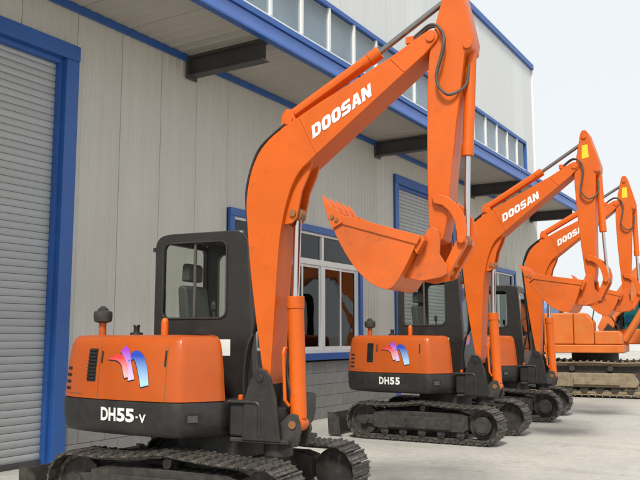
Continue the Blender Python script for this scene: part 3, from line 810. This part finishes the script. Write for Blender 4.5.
    boom = MB().prism(bk[:2]+smooth_poly(bk[2:]) + smooth_poly(un, 3), BY0, BY1).build('boom', 'orange', root, bevel=0.010)
    # thin wear plates along the top and bottom chord
    def off_line(pl, d):
        out = []
        for i, (x, z) in enumerate(pl):
            a = Vector(pl[max(i-1, 0)]); b = Vector(pl[min(i+1, len(pl)-1)]); t_ = (b-a).normalized(); out.append((x - t_.y*d, z + t_.x*d))
        return out
    # cast knee with cylinder ears
    for y0 in (BY0+0.055, BY1-0.055-0.03):
        MB().prism([(0.80, 2.62), (0.83, 2.95), (0.98, 3.10), (1.14, 3.18), (1.10, 3.05), (1.03, 2.90), (1.00, 2.76), (0.98, 2.66), (0.93, 2.61), (0.86, 2.60)], y0, y0+0.03).build('cylinder_ear', 'orange', boom, bevel=0.006)
    MB().cyl((0.945, BY0+0.035, 2.70), (0.945, BY1-0.035, 2.70), 0.032, n=14).build('ear_pin', 'steel_pin', boom)
    MB().cyl((2.255, BY0-0.016, 4.105), (2.255, BY1+0.016, 4.105), 0.040, n=18).build('boom_tip_pin', 'orange', boom, bevel=0.006)
    # weld seam where the knee casting meets the box section
    for (p, q) in (((1.03, 3.565), (1.20, 3.215)), ((1.90, 3.975), (2.02, 3.845))):
        MB().tube([(p[0], BY0-0.001, p[1]), (q[0], BY0-0.001, q[1])], 0.006, 6).build('weld_seam', 'orange', boom)
    # lettering
    def rr01(x0, x1, z0, z1, rl, rr_, n=4):
        out = []
        for cx, cz, a0, r_ in ((x1-rr_, z0+rr_, -90, rr_), (x1-rr_, z1-rr_, 0, rr_), (x0+rl, z1-rl, 90, rl), (x0+rl, z0+rl, 180, rl)):
            for i in range(n+1):
                a_ = R(a0+90*i/n); out.append((cx+r_*math.cos(a_), cz+r_*math.sin(a_)))
        return out
    def ringface(o_, i_):
        n_ = len(o_); return o_+i_, [(k, (k+1) % n_, n_+(k+1) % n_, n_+k) for k in range(n_)]
    gl_O = ringface(rr01(0, 1, 0, 1, .33, .33), rr01(.35, .65, .26, .74, .12, .12))
    gl_D = ringface(rr01(0, 1, 0, 1, .02, .36), rr01(.34, .66, .25, .75, .01, .14))
    pS = [(0, 0), (.82, 0), (1, .16), (1, .48), (.84, .61), (.36, .61), (.36, .75), (.97, .75), (.97, 1), (.18, 1), (0, .85), (0, .52), (.16, .39), (.64, .39), (.64, .25), (0, .25)]
    gl_S = (pS, [tuple(range(len(pS)))])
    hA = [(-.03, 0), (.28, 1), (.5, 1), (.5, .74), (.42, .42), (.5, .42), (.5, .2), (.37, .2), (.31, 0)]
    gl_A = (hA+[(1-x, z) for x, z in hA], [tuple(range(9)), tuple(range(17, 8, -1))])
    pN = [(0, 0), (0, 1), (.34, 1), (.67, .5), (.67, 1), (1, 1), (1, 0), (.67, 0), (.33, .5), (.33, 0)]
    gl_N = (pN, [tuple(range(10))])
    p0 = Vector((1.165, 3.345)); p1 = Vector((1.735, 3.672)); ex = (p1-p0)/6.0; ez = Vector((-0.012, 0.118))
    tm_ = MB()
    for k, gl in enumerate((gl_D, gl_O, gl_O, gl_S, gl_A, gl_N)):
        q = [p0+ex*(k+u*0.90)+ez*w for u, w in gl[0]]
        tm_.add([(c_.x, BY0-0.004, c_.y) for c_ in q], gl[1])
    tm_.build('boom_lettering', 'white_print', boom)
    # brackets and hoses on the back of the boom
    for (x_, z_) in ((0.90, 3.535), (2.06, 4.115)):
        MB().box((x_-0.035, BY0+0.03, z_-0.02), (x_+0.035, BY1-0.03, z_+0.045)).build('hose_clamp', 'orange', boom, bevel=0.008)
    for k, yy in enumerate((BY0+0.07, BY0+0.12, BY1-0.09)):
        pts = spline([(0.56, yy, 1.95), (0.50, yy, 2.40), (0.468, yy, 2.65), (0.452-0.012*k, yy, 2.86), (0.462-0.012*k, yy, 3.0), (0.52, yy, 3.20), (0.60, yy, 3.345), (0.75, yy, 3.465), (0.90, yy, 3.56)], 5)
        MB().tube(pts, 0.013, 8).build('boom_hose', 'rubber', root, smooth=60)
        pts = spline([(2.06, yy, 4.135), (2.15, yy, 4.20), (2.25, yy-0.05, 4.225), (2.34, yy-0.10, 4.17), (2.385, BY0-0.03-0.02*k, 4.05), (2.36, BY0-0.035-.02*k, 3.91), (2.315, BY0-0.03-.02*k, 3.76), (2.33, BY0-0.025-.02*k, 3.66), (2.40, BY0-0.02-.01*k, 3.585), (2.48, BY0-0.0, 3.605), (2.53, BC-0.07, 3.68), (2.545, BC-0.06, 3.76), (2.555, BC-0.055, 3.85)], 5)
        if k < 2: MB().tube(pts, 0.012, 8).build('arm_hose', 'hose_grey', root, smooth=60)
    for k in range(3):
        pts = spline([(0.38, -0.22-0.03*k, 1.06), (0.40, -0.25-0.03*k, 1.30), (0.46, -0.28-0.03*k, 1.55), (0.54, BY0+0.10+0.04*k, 1.72), (0.56, BY0+0.07+0.05*k, 1.95)], 6)
        MB().tube(pts, 0.014, 8).build('base_hose', 'rubber', root, smooth=60)
    MB().tube(spline([(0.90, BC-0.02, 1.50), (0.86, BC-0.03, 1.30), (0.90, BC-0.05, 1.12), (0.86, BC, 0.95), (0.82, BC, 0.80)], 6), 0.015, 8).build('cylinder_hose', 'rubber', root, smooth=60)
    # --- hydraulic cylinders
    def ram(name, a, b, c, rb, rr, y=BC, m='orange', rod='chrome'):
        A = Vector((a[0], y, a[1])); B = Vector((b[0], y, b[1])); Cc = Vector((c[0], y, c[1]))
        d = (Cc-A).normalized()
        mb = MB(); mb.cyl(A+d*rb*0.6, B, rb, n=20)
        o = mb.build(name, m, root, bevel=0.006)
        MB().cyl(B-d*0.09, B+d*0.02, rb*1.10, n=20).build('gland', m, o, bevel=0.006)
        MB().cyl(A-Vector((0, rb*0.9, 0)), A+Vector((0, rb*0.9, 0)), rb*0.95, n=18).build('base_eye', m, o, bevel=0.006)
        MB().cyl(B+d*0.02, Cc, rr, n=16).build('rod', rod, o, smooth=40)
        MB().cyl(Cc-Vector((0, rr*1.5, 0)), Cc+Vector((0, rr*1.5, 0)), rr*1.75, n=16).build('rod_eye', 'steel_pin', o, bevel=0.005)
        return o
    bc = ram('boom_cylinder', (0.96, 0.845), (0.925, 1.94), (0.945, 2.70), 0.074, 0.036)
    MB().tube([(0.86, BC-0.05, 1.50), (0.855, BC-0.075, 1.50), (0.855, BC-0.10, 1.46), (0.875, BC-0.10, 1.05), (0.90, BC-0.07, 1.0)], 0.016, 8).build('feed_pipe', 'orange', bc)
    ac_ = ram('arm_cylinder', (0.87, 3.615), (1.735, 4.095), (2.445, 4.525), 0.056, 0.027, rod='rod_dark')
    MB().prism([(0.80, 3.42), (0.98, 3.52), (0.915, 3.66), (0.86, 3.675), (0.82, 3.62)], BC-0.085, BC-0.058).build('cylinder_foot', 'orange', boom, bevel=0.006)
    MB().prism([(0.80, 3.42), (0.98, 3.52), (0.915, 3.66), (0.86, 3.675), (0.82, 3.62)], BC+0.058, BC+0.085).build('cylinder_foot', 'orange', boom, bevel=0.006)
    MB().tube([(0.95, BC-0.07, 3.62), (1.3, BC-0.072, 3.81), (1.62, BC-0.072, 3.99)], 0.012, 8).build('feed_pipe', 'orange', ac_)
    ram('bucket_cylinder', (2.565, 4.00), (2.515, 3.11), (2.490, 2.385), 0.047, 0.024)
    # --- arm
    AY0, AY1 = BC-0.125, BC+0.125
    arm_out = [(2.395, 4.58), (2.43, 4.63), (2.48, 4.625), (2.515, 4.56), (2.57, 4.30), (2.615, 4.06), (2.60, 3.97), (2.535, 3.93), (2.50, 3.66), (2.455, 3.36), (2.41, 2.98), (2.385, 2.75), (2.355, 2.52), (2.325, 2.39), (2.265, 2.36), (2.215, 2.40), (2.205, 2.55), (2.20, 2.98), (2.205, 3.40), (2.22, 3.80), (2.235, 3.97), (2.30, 4.25)]
    arm = MB().prism(arm_out, AY0, AY1).build('arm', 'orange', root, bevel=0.010)
    MB().prism([(2.375, 4.20), (2.475, 4.205), (2.48, 4.40), (2.40, 4.40)], AY0-0.004, AY0-0.001).build('warning_decal', 'yellow_print', arm)
    for (x_, z_, r_) in ((2.565, 4.00, 0.036), (2.445, 4.525, 0.034), (2.275, 2.725, 0.034), (2.265, 2.435, 0.040)):
        MB().cyl((x_, AY0-0.022, z_), (x_, AY1+0.022, z_), r_, n=16).build('pin', 'orange', arm, bevel=0.005)
    # --- bucket linkage
    lk = []
    outer = [(2.245, 2.745), (2.30, 2.765), (2.38, 2.735), (2.46, 2.665), (2.52, 2.56), (2.535, 2.45), (2.515, 2.355), (2.48, 2.335), (2.45, 2.36), (2.45, 2.44), (2.435, 2.53), (2.395, 2.61), (2.335, 2.665), (2.265, 2.685)]
    for yy in (AY0-0.052, AY1+0.022):
        MB().prism(outer, yy, yy+0.030).build('bucket_link', 'orange', root, bevel=0.006)
    c2 = MB(); c2.prism([(2.30, 2.115), (2.36, 2.085), (2.52, 2.345), (2.515, 2.40), (2.46, 2.40), (2.43, 2.36)], AY0-0.018, AY0+0.045); c2.prism([(2.30, 2.115), (2.36, 2.085), (2.52, 2.345), (2.515, 2.40), (2.46, 2.40), (2.43, 2.36)], AY1-0.045, AY1+0.018)
    c2.box((2.35, AY0+0.046, 2.17), (2.40, AY1-0.046, 2.25))
    co = c2.build('push_link', 'orange', root, bevel=0.006)
    for (x_, z_) in ((2.485, 2.375), (2.335, 2.135)):
        MB().cyl((x_, AY0-0.062, z_), (x_, AY1+0.062, z_), 0.030, n=14).build('link_pin', 'orange', co, bevel=0.005)
    # --- bucket
    KY0, KY1 = BC-0.32, BC+0.32
    shell = smooth_poly([(1.385, 2.63), (1.475, 2.41), (1.61, 2.19), (1.74, 2.055), (1.84, 2.00), (1.92, 1.985), (1.985, 2.035), (2.085, 2.20), (2.185, 2.405)], 4)
    inner = off_line(shell, 0.022)
    bucket = empty('bucket'); bucket.parent = root
    sb = MB(); n = len(shell)
    sb.rings([[(x, KY0+0.02, z) for x, z in shell+inner[::-1]], [(x, KY1-0.02, z) for x, z in shell+inner[::-1]]])
    sb.build('shell', 'bucket_worn', bucket, smooth=30)
    for y0 in (KY0, KY1-0.02):
        MB().prism(shell, y0, y0+0.0195).build('side_plate', 'bucket_worn', bucket, bevel=0.004)
        ys = y0-0.013 if y0 == KY0 else y0+0.0205
        MB().prism([(1.375, 2.66), (1.395, 2.575), (2.165, 2.335), (2.20, 2.405)], ys, ys+0.0125).build('rim_band', 'bucket_worn', bucket, bevel=0.003)
        MB().prism([(1.355, 2.72), (1.43, 2.50), (1.53, 2.55), (1.50, 2.65)], ys-(0.012 if y0 == KY0 else -0.013), ys-(0.0005 if y0 == KY0 else -0.0245)).build('side_cutter', 'bucket_worn', bucket, bevel=0.003)
        for (bx_, bz_) in ((1.435, 2.60), (1.475, 2.575)):
            MB().cyl((bx_, KY0-0.04 if y0 == KY0 else KY1+0.022, bz_), (bx_, KY0-0.024 if y0 == KY0 else KY1+0.038, bz_), 0.017, n=8).build('cutter_bolt', 'steel_pin', bucket)
    MB().prism([(1.360, 2.70), (1.378, 2.705), (1.425, 2.575), (1.400, 2.565)], KY0+0.02, KY1-0.02).build('cutting_edge', 'bucket_worn', bucket, bevel=0.003)
    MB().prism([(2.09, 2.39), (2.20, 2.415), (2.22, 2.37), (2.15, 2.26)], KY0+0.02, KY1-0.02).build('torque_tube', 'bucket_worn', bucket, bevel=0.006)
    tooth = MB()
    tooth.rings([[(1.372, -0.034, 2.655), (1.412, -0.034, 2.665), (1.412, 0.034, 2.665), (1.372, 0.034, 2.655)], [(1.345, -0.032, 2.725), (1.378, -0.032, 2.735), (1.378, 0.032, 2.735), (1.345, 0.032, 2.725)], [(1.318, -0.022, 2.795), (1.326, -0.022, 2.798), (1.326, 0.022, 2.798), (1.318, 0.022, 2.795)]])
    tm = tooth.mesh('tooth', 'bucket_worn')
    for k in range(5):
        place(tm, 'tooth', bucket, (0, KY0+0.045+k*(KY1-KY0-0.09)/4, 0))
    for yy in (AY0-0.075, AY1+0.055):
        MB().prism([(2.02, 2.08), (2.09, 2.19), (2.17, 2.37), (2.215, 2.47), (2.265, 2.49), (2.31, 2.46), (2.32, 2.38), (2.315, 2.26), (2.375, 2.16), (2.37, 2.10), (2.32, 2.075), (2.16, 2.05)], yy, yy+0.022).build('bucket_ear', 'bucket_worn', bucket, bevel=0.005)
    return root, alt_mesh

def seat_machine(root, x, y, head):
    root.location = (x, y, 0); root.rotation_euler = (0, 0, R(head-90))
ex1, alt_mesh = make_excavator('DH55-V')
tag(ex1, 'orange mini excavator lettered DH55-V parked beside the blue-framed shutter door', 'excavator', 'mini excavators parked backs to the wall')
ex2 = copy_tree(ex1)
tag(ex2, 'orange mini excavator lettered DH55 without the V, between two other mini excavators', 'excavator', 'mini excavators parked backs to the wall')
ex3 = copy_tree(ex1)
tag(ex3, 'orange mini excavator at the far end of the mini row beside the large digger', 'excavator', 'mini excavators parked backs to the wall')
for e in (ex2, ex3):
    for ch in e.children:
        if ch.name.startswith('model_lettering'): ch.data = alt_mesh
for ch in ex1.children:
    for g_ in list(ch.children):
        if g_.name.startswith('warning_decal'): bpy.data.objects.remove(g_)     # this one carries no decal
def about(P, th):
    return Matrix.Translation(P) @ Matrix.Rotation(R(th), 4, 'Y') @ Matrix.Translation(-P)
for e, ta, tb in ((ex2, -5.0, -3.0), (ex3, -3.5, 1.5)):      # arms hang a little further out than on the first machine
    A = about(Vector((2.255, 0, 4.105)), ta); B = about(Vector((2.265, 0, 2.435)), tb)
    for ch in e.children:
        k = ch.name.split('.')[0]
        if k in ('arm', 'bucket_link', 'push_link', 'bucket_cylinder', 'arm_hose'): ch.matrix_local = A
        elif k == 'bucket': ch.matrix_local = A @ B
seat_machine(ex1, 6.08, 4.80, 6.9)
seat_machine(ex2, 12.06, 4.98, 2.0)
seat_machine(ex3, 15.70, 5.14, 6.0)

# ---------------------------------------------------------------- large excavator behind
def make_big():
    root = empty('large_excavator')
    r, xf, xr, zc = 0.42, 1.42, -1.42, 0.50
    per = 2*(xf-xr)+2*math.pi*r; n = round(per/0.175); path = []
    L = xf-xr
    for i in range(n):
        s = per*i/n
        if s < L: path.append((xr+s, zc+r-0.02*math.sin(math.pi*s/L*2)**2))
        elif s < L+math.pi*r: a = (s-L)/r; path.append((xf+r*math.sin(a), zc+r*math.cos(a)))
        elif s < 2*L+math.pi*r: path.append((xf-(s-L-math.pi*r), zc-r))
        else: a = (s-2*L-math.pi*r)/r; path.append((xr-r*math.sin(a), zc-r*math.cos(a)))
    shoe = MB().box((-0.083, -0.28, -0.012), (0.083, 0.28, 0.010)); shoe.prism([(-0.08, 0.010), (-0.07, 0.05), (-0.05, 0.05), (-0.04, 0.010)], -0.275, 0.275)
    sm = shoe.mesh('track_shoe', 'track_old')
    for sy in (-1, 1):
        yc = sy*1.08
        ch = MB(); c0 = [(x, yc-0.1, z) for x, z in path]
        cx, cz = 0, zc
        def shrink(pl, d): return [(x*(1-d/1.9), y, zc+(z-zc)*(1-d/r)) for x, y, z in pl]
        a = shrink(c0, 0.02); b = shrink(c0, 0.09)
        ch.rings([a, b, [(x, y+0.2, z) for x, y, z in b], [(x, y+0.2, z) for x, y, z in a], a], False, False)
        tr = ch.build('track', 'track_old', root)
        for i, (x, z) in enumerate(path):
            p = path[i-1]; q = path[(i+1) % n]; place(sm, 'track_shoe', tr, (x, yc, z), (0, math.atan2(-(q[1]-p[1]), q[0]-p[0]), 0))
        MB().box((-1.25, yc-0.09, 0.642), (1.25, yc+0.09, 0.86)).build('track_gap_shade', 'frame_black', root, bevel=0.02)  # dark box standing in for the shade between top track run and frame
        f = MB().prism([(-1.1, 0.27), (1.1, 0.27), (1.18, 0.40), (1.05, 0.64), (-1.05, 0.64), (-1.18, 0.40)], yc-0.2, yc+0.2).build('track_frame', 'track_old', root, bevel=0.03)
        MB().box((-0.45, min(yc+sy*0.2, yc+sy*0.26), 0.33), (0.7, max(yc+sy*0.2, yc+sy*0.26), 0.53)).build('side_guard', 'track_old', f, bevel=0.02)
        for xx in (xf, xr): MB().cyl((xx, yc-0.09, zc), (xx, yc+0.09, zc), 0.33, n=24).build('track_wheel', 'frame_black', root, bevel=0.02)
        for xx in (-0.48, 0.48): MB().cyl((xx, yc-0.22, 0.755), (xx, yc+0.22, 0.755), 0.075, n=14).build('carrier_roller', 'frame_black', root)
        for k in range(6): MB().cyl((-0.95+k*0.38, yc-0.15, 0.235), (-0.95+k*0.38, yc+0.15, 0.235), 0.10, n=14).build('track_roller', 'frame_black', root)
    MB().prism([(-0.8, 0.45), (0.8, 0.45), (0.7, 0.85), (-0.7, 0.85)], -0.9, 0.9).build('car_body', 'frame_black', root, bevel=0.03)
    MB().cyl((0, 0, 0.85), (0, 0, 1.16), 0.62, n=36).build('slew_ring', 'frame_black', root)
    MB().box((-1.2, -1.22, 1.155), (0.84, 1.22, 1.37)).build('deck', 'orange_old', root, bevel=0.03)
    # engine side: counterweight, hood, tank, tool box
    cw = dense([(-1.2, 1.2), (-1.6, 1.1), (-1.95, 0.75), (-2.05, 0.0), (-1.95, -0.75), (-1.6, -1.1), (-1.2, -1.2)], 4)
    MB().rings([[(x, y, z) for x, y in (inset(cw, d) if d else cw)] for z, d in ((1.10, 0.04), (1.16, 0), (1.95, 0), (2.06, 0.08))]).build('counterweight', 'black_paint', root, smooth=40)
    MB().box((-1.19, -1.20, 1.375), (-0.42, 0.15, 2.22)).build('pump_door', 'orange_old', root, bevel=0.05)
    MB().box((-1.19, 0.16, 1.375), (-0.42, 1.19, 2.20)).build('engine_cover', 'orange_old', root, bevel=0.05)
    MB().prism([(-0.415, 1.375), (0.10, 1.375), (0.10, 1.98), (-0.10, 2.22), (-0.415, 2.22)], -1.19, -0.40).build('fuel_tank', 'orange_old', root, bevel=0.04)
    MB().prism([(0.105, 1.375), (0.80, 1.375), (0.80, 1.62), (0.72, 1.74), (0.105, 1.74)], -1.17, -0.42).build('tool_box', 'orange_old', root, bevel=0.04)
    MB().tube([(0.02, -1.1, 1.74), (0.12, -1.1, 2.3), (0.55, -1.1, 2.1), (0.75, -1.1, 1.76)], 0.018, 8).build('hand_rail', 'black_paint', root)
    MB().lathe([(0.05, 2.2), (0.05, 2.42), (0.07, 2.44), (0.07, 2.60), (0.03, 2.62)], (-0.8, -0.5, 0), 14).build('exhaust_stack', 'frame_black', root, smooth=40)
    # cab on the far side
    cab = empty('cab'); cab.parent = root
    for (x0, x1, y0, y1, z0, z1, nm, m) in ((0.20, 1.30, 0.36, 1.20, 1.375, 1.80, 'cab_base', 'orange_old'), (0.20, 1.24, 0.36, 1.20, 2.78, 2.86, 'cab_roof', 'cab_black')):
        MB().box((x0, y0, z0), (x1, y1, z1)).build(nm, m, cab, bevel=0.04)
    for (x_, y_) in ((0.24, 0.40), (0.24, 1.16), (1.20, 0.40), (1.20, 1.16), (0.7, 0.38), (0.7, 1.18)):
        MB().box((x_-0.035, y_-0.03, 1.80), (x_+0.035, y_+0.03, 2.78)).build('cab_pillar', 'cab_black', cab)
    for (a, b) in (((0.28, 0.385, 1.80), (1.16, 0.395, 2.78)), ((0.28, 1.165, 1.80), (1.16, 1.175, 2.78)), ((1.20, 0.43, 1.80), (1.208, 1.13, 2.78)), ((0.24, 0.43, 1.80), (0.248, 1.13, 2.78))):
        MB().box(a, b).build('cab_pane', 'glass_teal', cab)
    MB().box((0.4, 0.55, 1.81), (0.7, 1.0, 2.4)).build('seat', 'seat_vinyl', cab, bevel=0.06)
    # boom rising forward, cylinders, arm folded down in front
    bo = [(0.26, 1.50), (0.50, 1.72), (0.62, 2.12), (1.25, 2.72), (2.05, 3.45), (2.40, 3.62), (3.20, 3.55), (4.60, 2.85), (4.72, 3.02), (3.3, 3.92), (2.35, 4.16), (1.85, 4.02), (1.30, 3.60), (1.03, 3.33), (0.50, 2.62), (0.12, 1.85)]
    boom = MB().prism(bo, -0.26, 0.20).build('boom', 'orange_old', root, bevel=0.02)
    for y_ in (-0.40, 0.36):
        A = Vector((0.80, y_, 1.48)); B = Vector((1.52, y_, 2.68)); C_ = Vector((2.0, y_, 3.50))
        o = MB().cyl(A, B, 0.085, n=16).build('boom_cylinder', 'orange_old', root, smooth=40)
        MB().cyl(B, C_, 0.045, n=14).build('rod', 'chrome', o, smooth=40)
    MB().cyl((2.0, -0.48, 3.50), (2.0, 0.44, 3.50), 0.06, n=14).build('boom_pin', 'steel_pin', boom)
    MB().prism([(0.25, 1.36), (0.75, 1.36), (0.62, 1.75), (0.40, 1.95), (0.27, 1.75)], -0.36, -0.27).build('boom_bracket', 'black_paint', root, bevel=0.01)
    MB().prism([(0.25, 1.36), (0.75, 1.36), (0.62, 1.75), (0.40, 1.95), (0.27, 1.75)], 0.21, 0.30).build('boom_bracket', 'black_paint', root, bevel=0.01)
    MB().prism([(4.45, 3.35), (4.75, 3.45), (4.95, 2.6), (5.0, 0.85), (4.80, 0.80), (4.5, 2.4)], -0.22, 0.16).build('arm', 'orange_old', root, bevel=0.02)
    MB().cyl((2.6, -0.03, 4.16), (3.7, -0.03, 3.98), 0.08, n=14).build('arm_cylinder', 'orange_old', root, smooth=40)
    MB().cyl((3.7, -0.03, 3.98), (4.6, -0.03, 3.40), 0.045, n=14).build('arm_cylinder_rod', 'chrome', root, smooth=40)
    bs = [(4.95, 0.95), (4.55, 0.95), (4.1, 0.62), (3.95, 0.25), (4.1, 0.02), (4.5, 0.015), (4.75, 0.25), (5.05, 0.6)]
    MB().prism(bs, -0.55, 0.49).build('bucket', 'orange_old', root, bevel=0.03)
    return root
big = make_big()
big.location = (22.75, 4.92, 0); big.rotation_euler = (0, 0, R(7-90))
tag(big, 'large weathered orange excavator with dusty beige tracks behind the mini excavators', 'excavator')

# ---------------------------------------------------------------- far buildings beyond the yard
def far_building(x, y, w, d, h, roof, label, nwin=6):
    e = empty('distant_shed', (x, y, 0)); tag(e, label, 'building')
    MB().box((-w/2, -d/2, 0), (w/2, d/2, h)).build('wall', 'far_wall', e)
    MB().prism([(-w/2-0.4, h+0.01), (w/2+0.4, h+0.01), (0, h+roof)], -d/2-0.4, d/2+0.4).build('roof', 'far_blue', e)
    for k in range(nwin):
        yy = -d/2 + (k+0.5)*d/nwin
        MB().box((-w/2-0.05, yy-d/nwin*0.3, h*0.35), (-w/2+0.02, yy+d/nwin*0.3, h*0.7)).build('window', 'far_window', e)
far_building(78, 26.5, 10, 11, 3.6, 1.3, 'low distant white shed with a blue roof beyond the workshop')
far_building(95, 8.5, 12, 16, 3.0, 1.0, 'wide distant white shed behind the large excavator', 8)
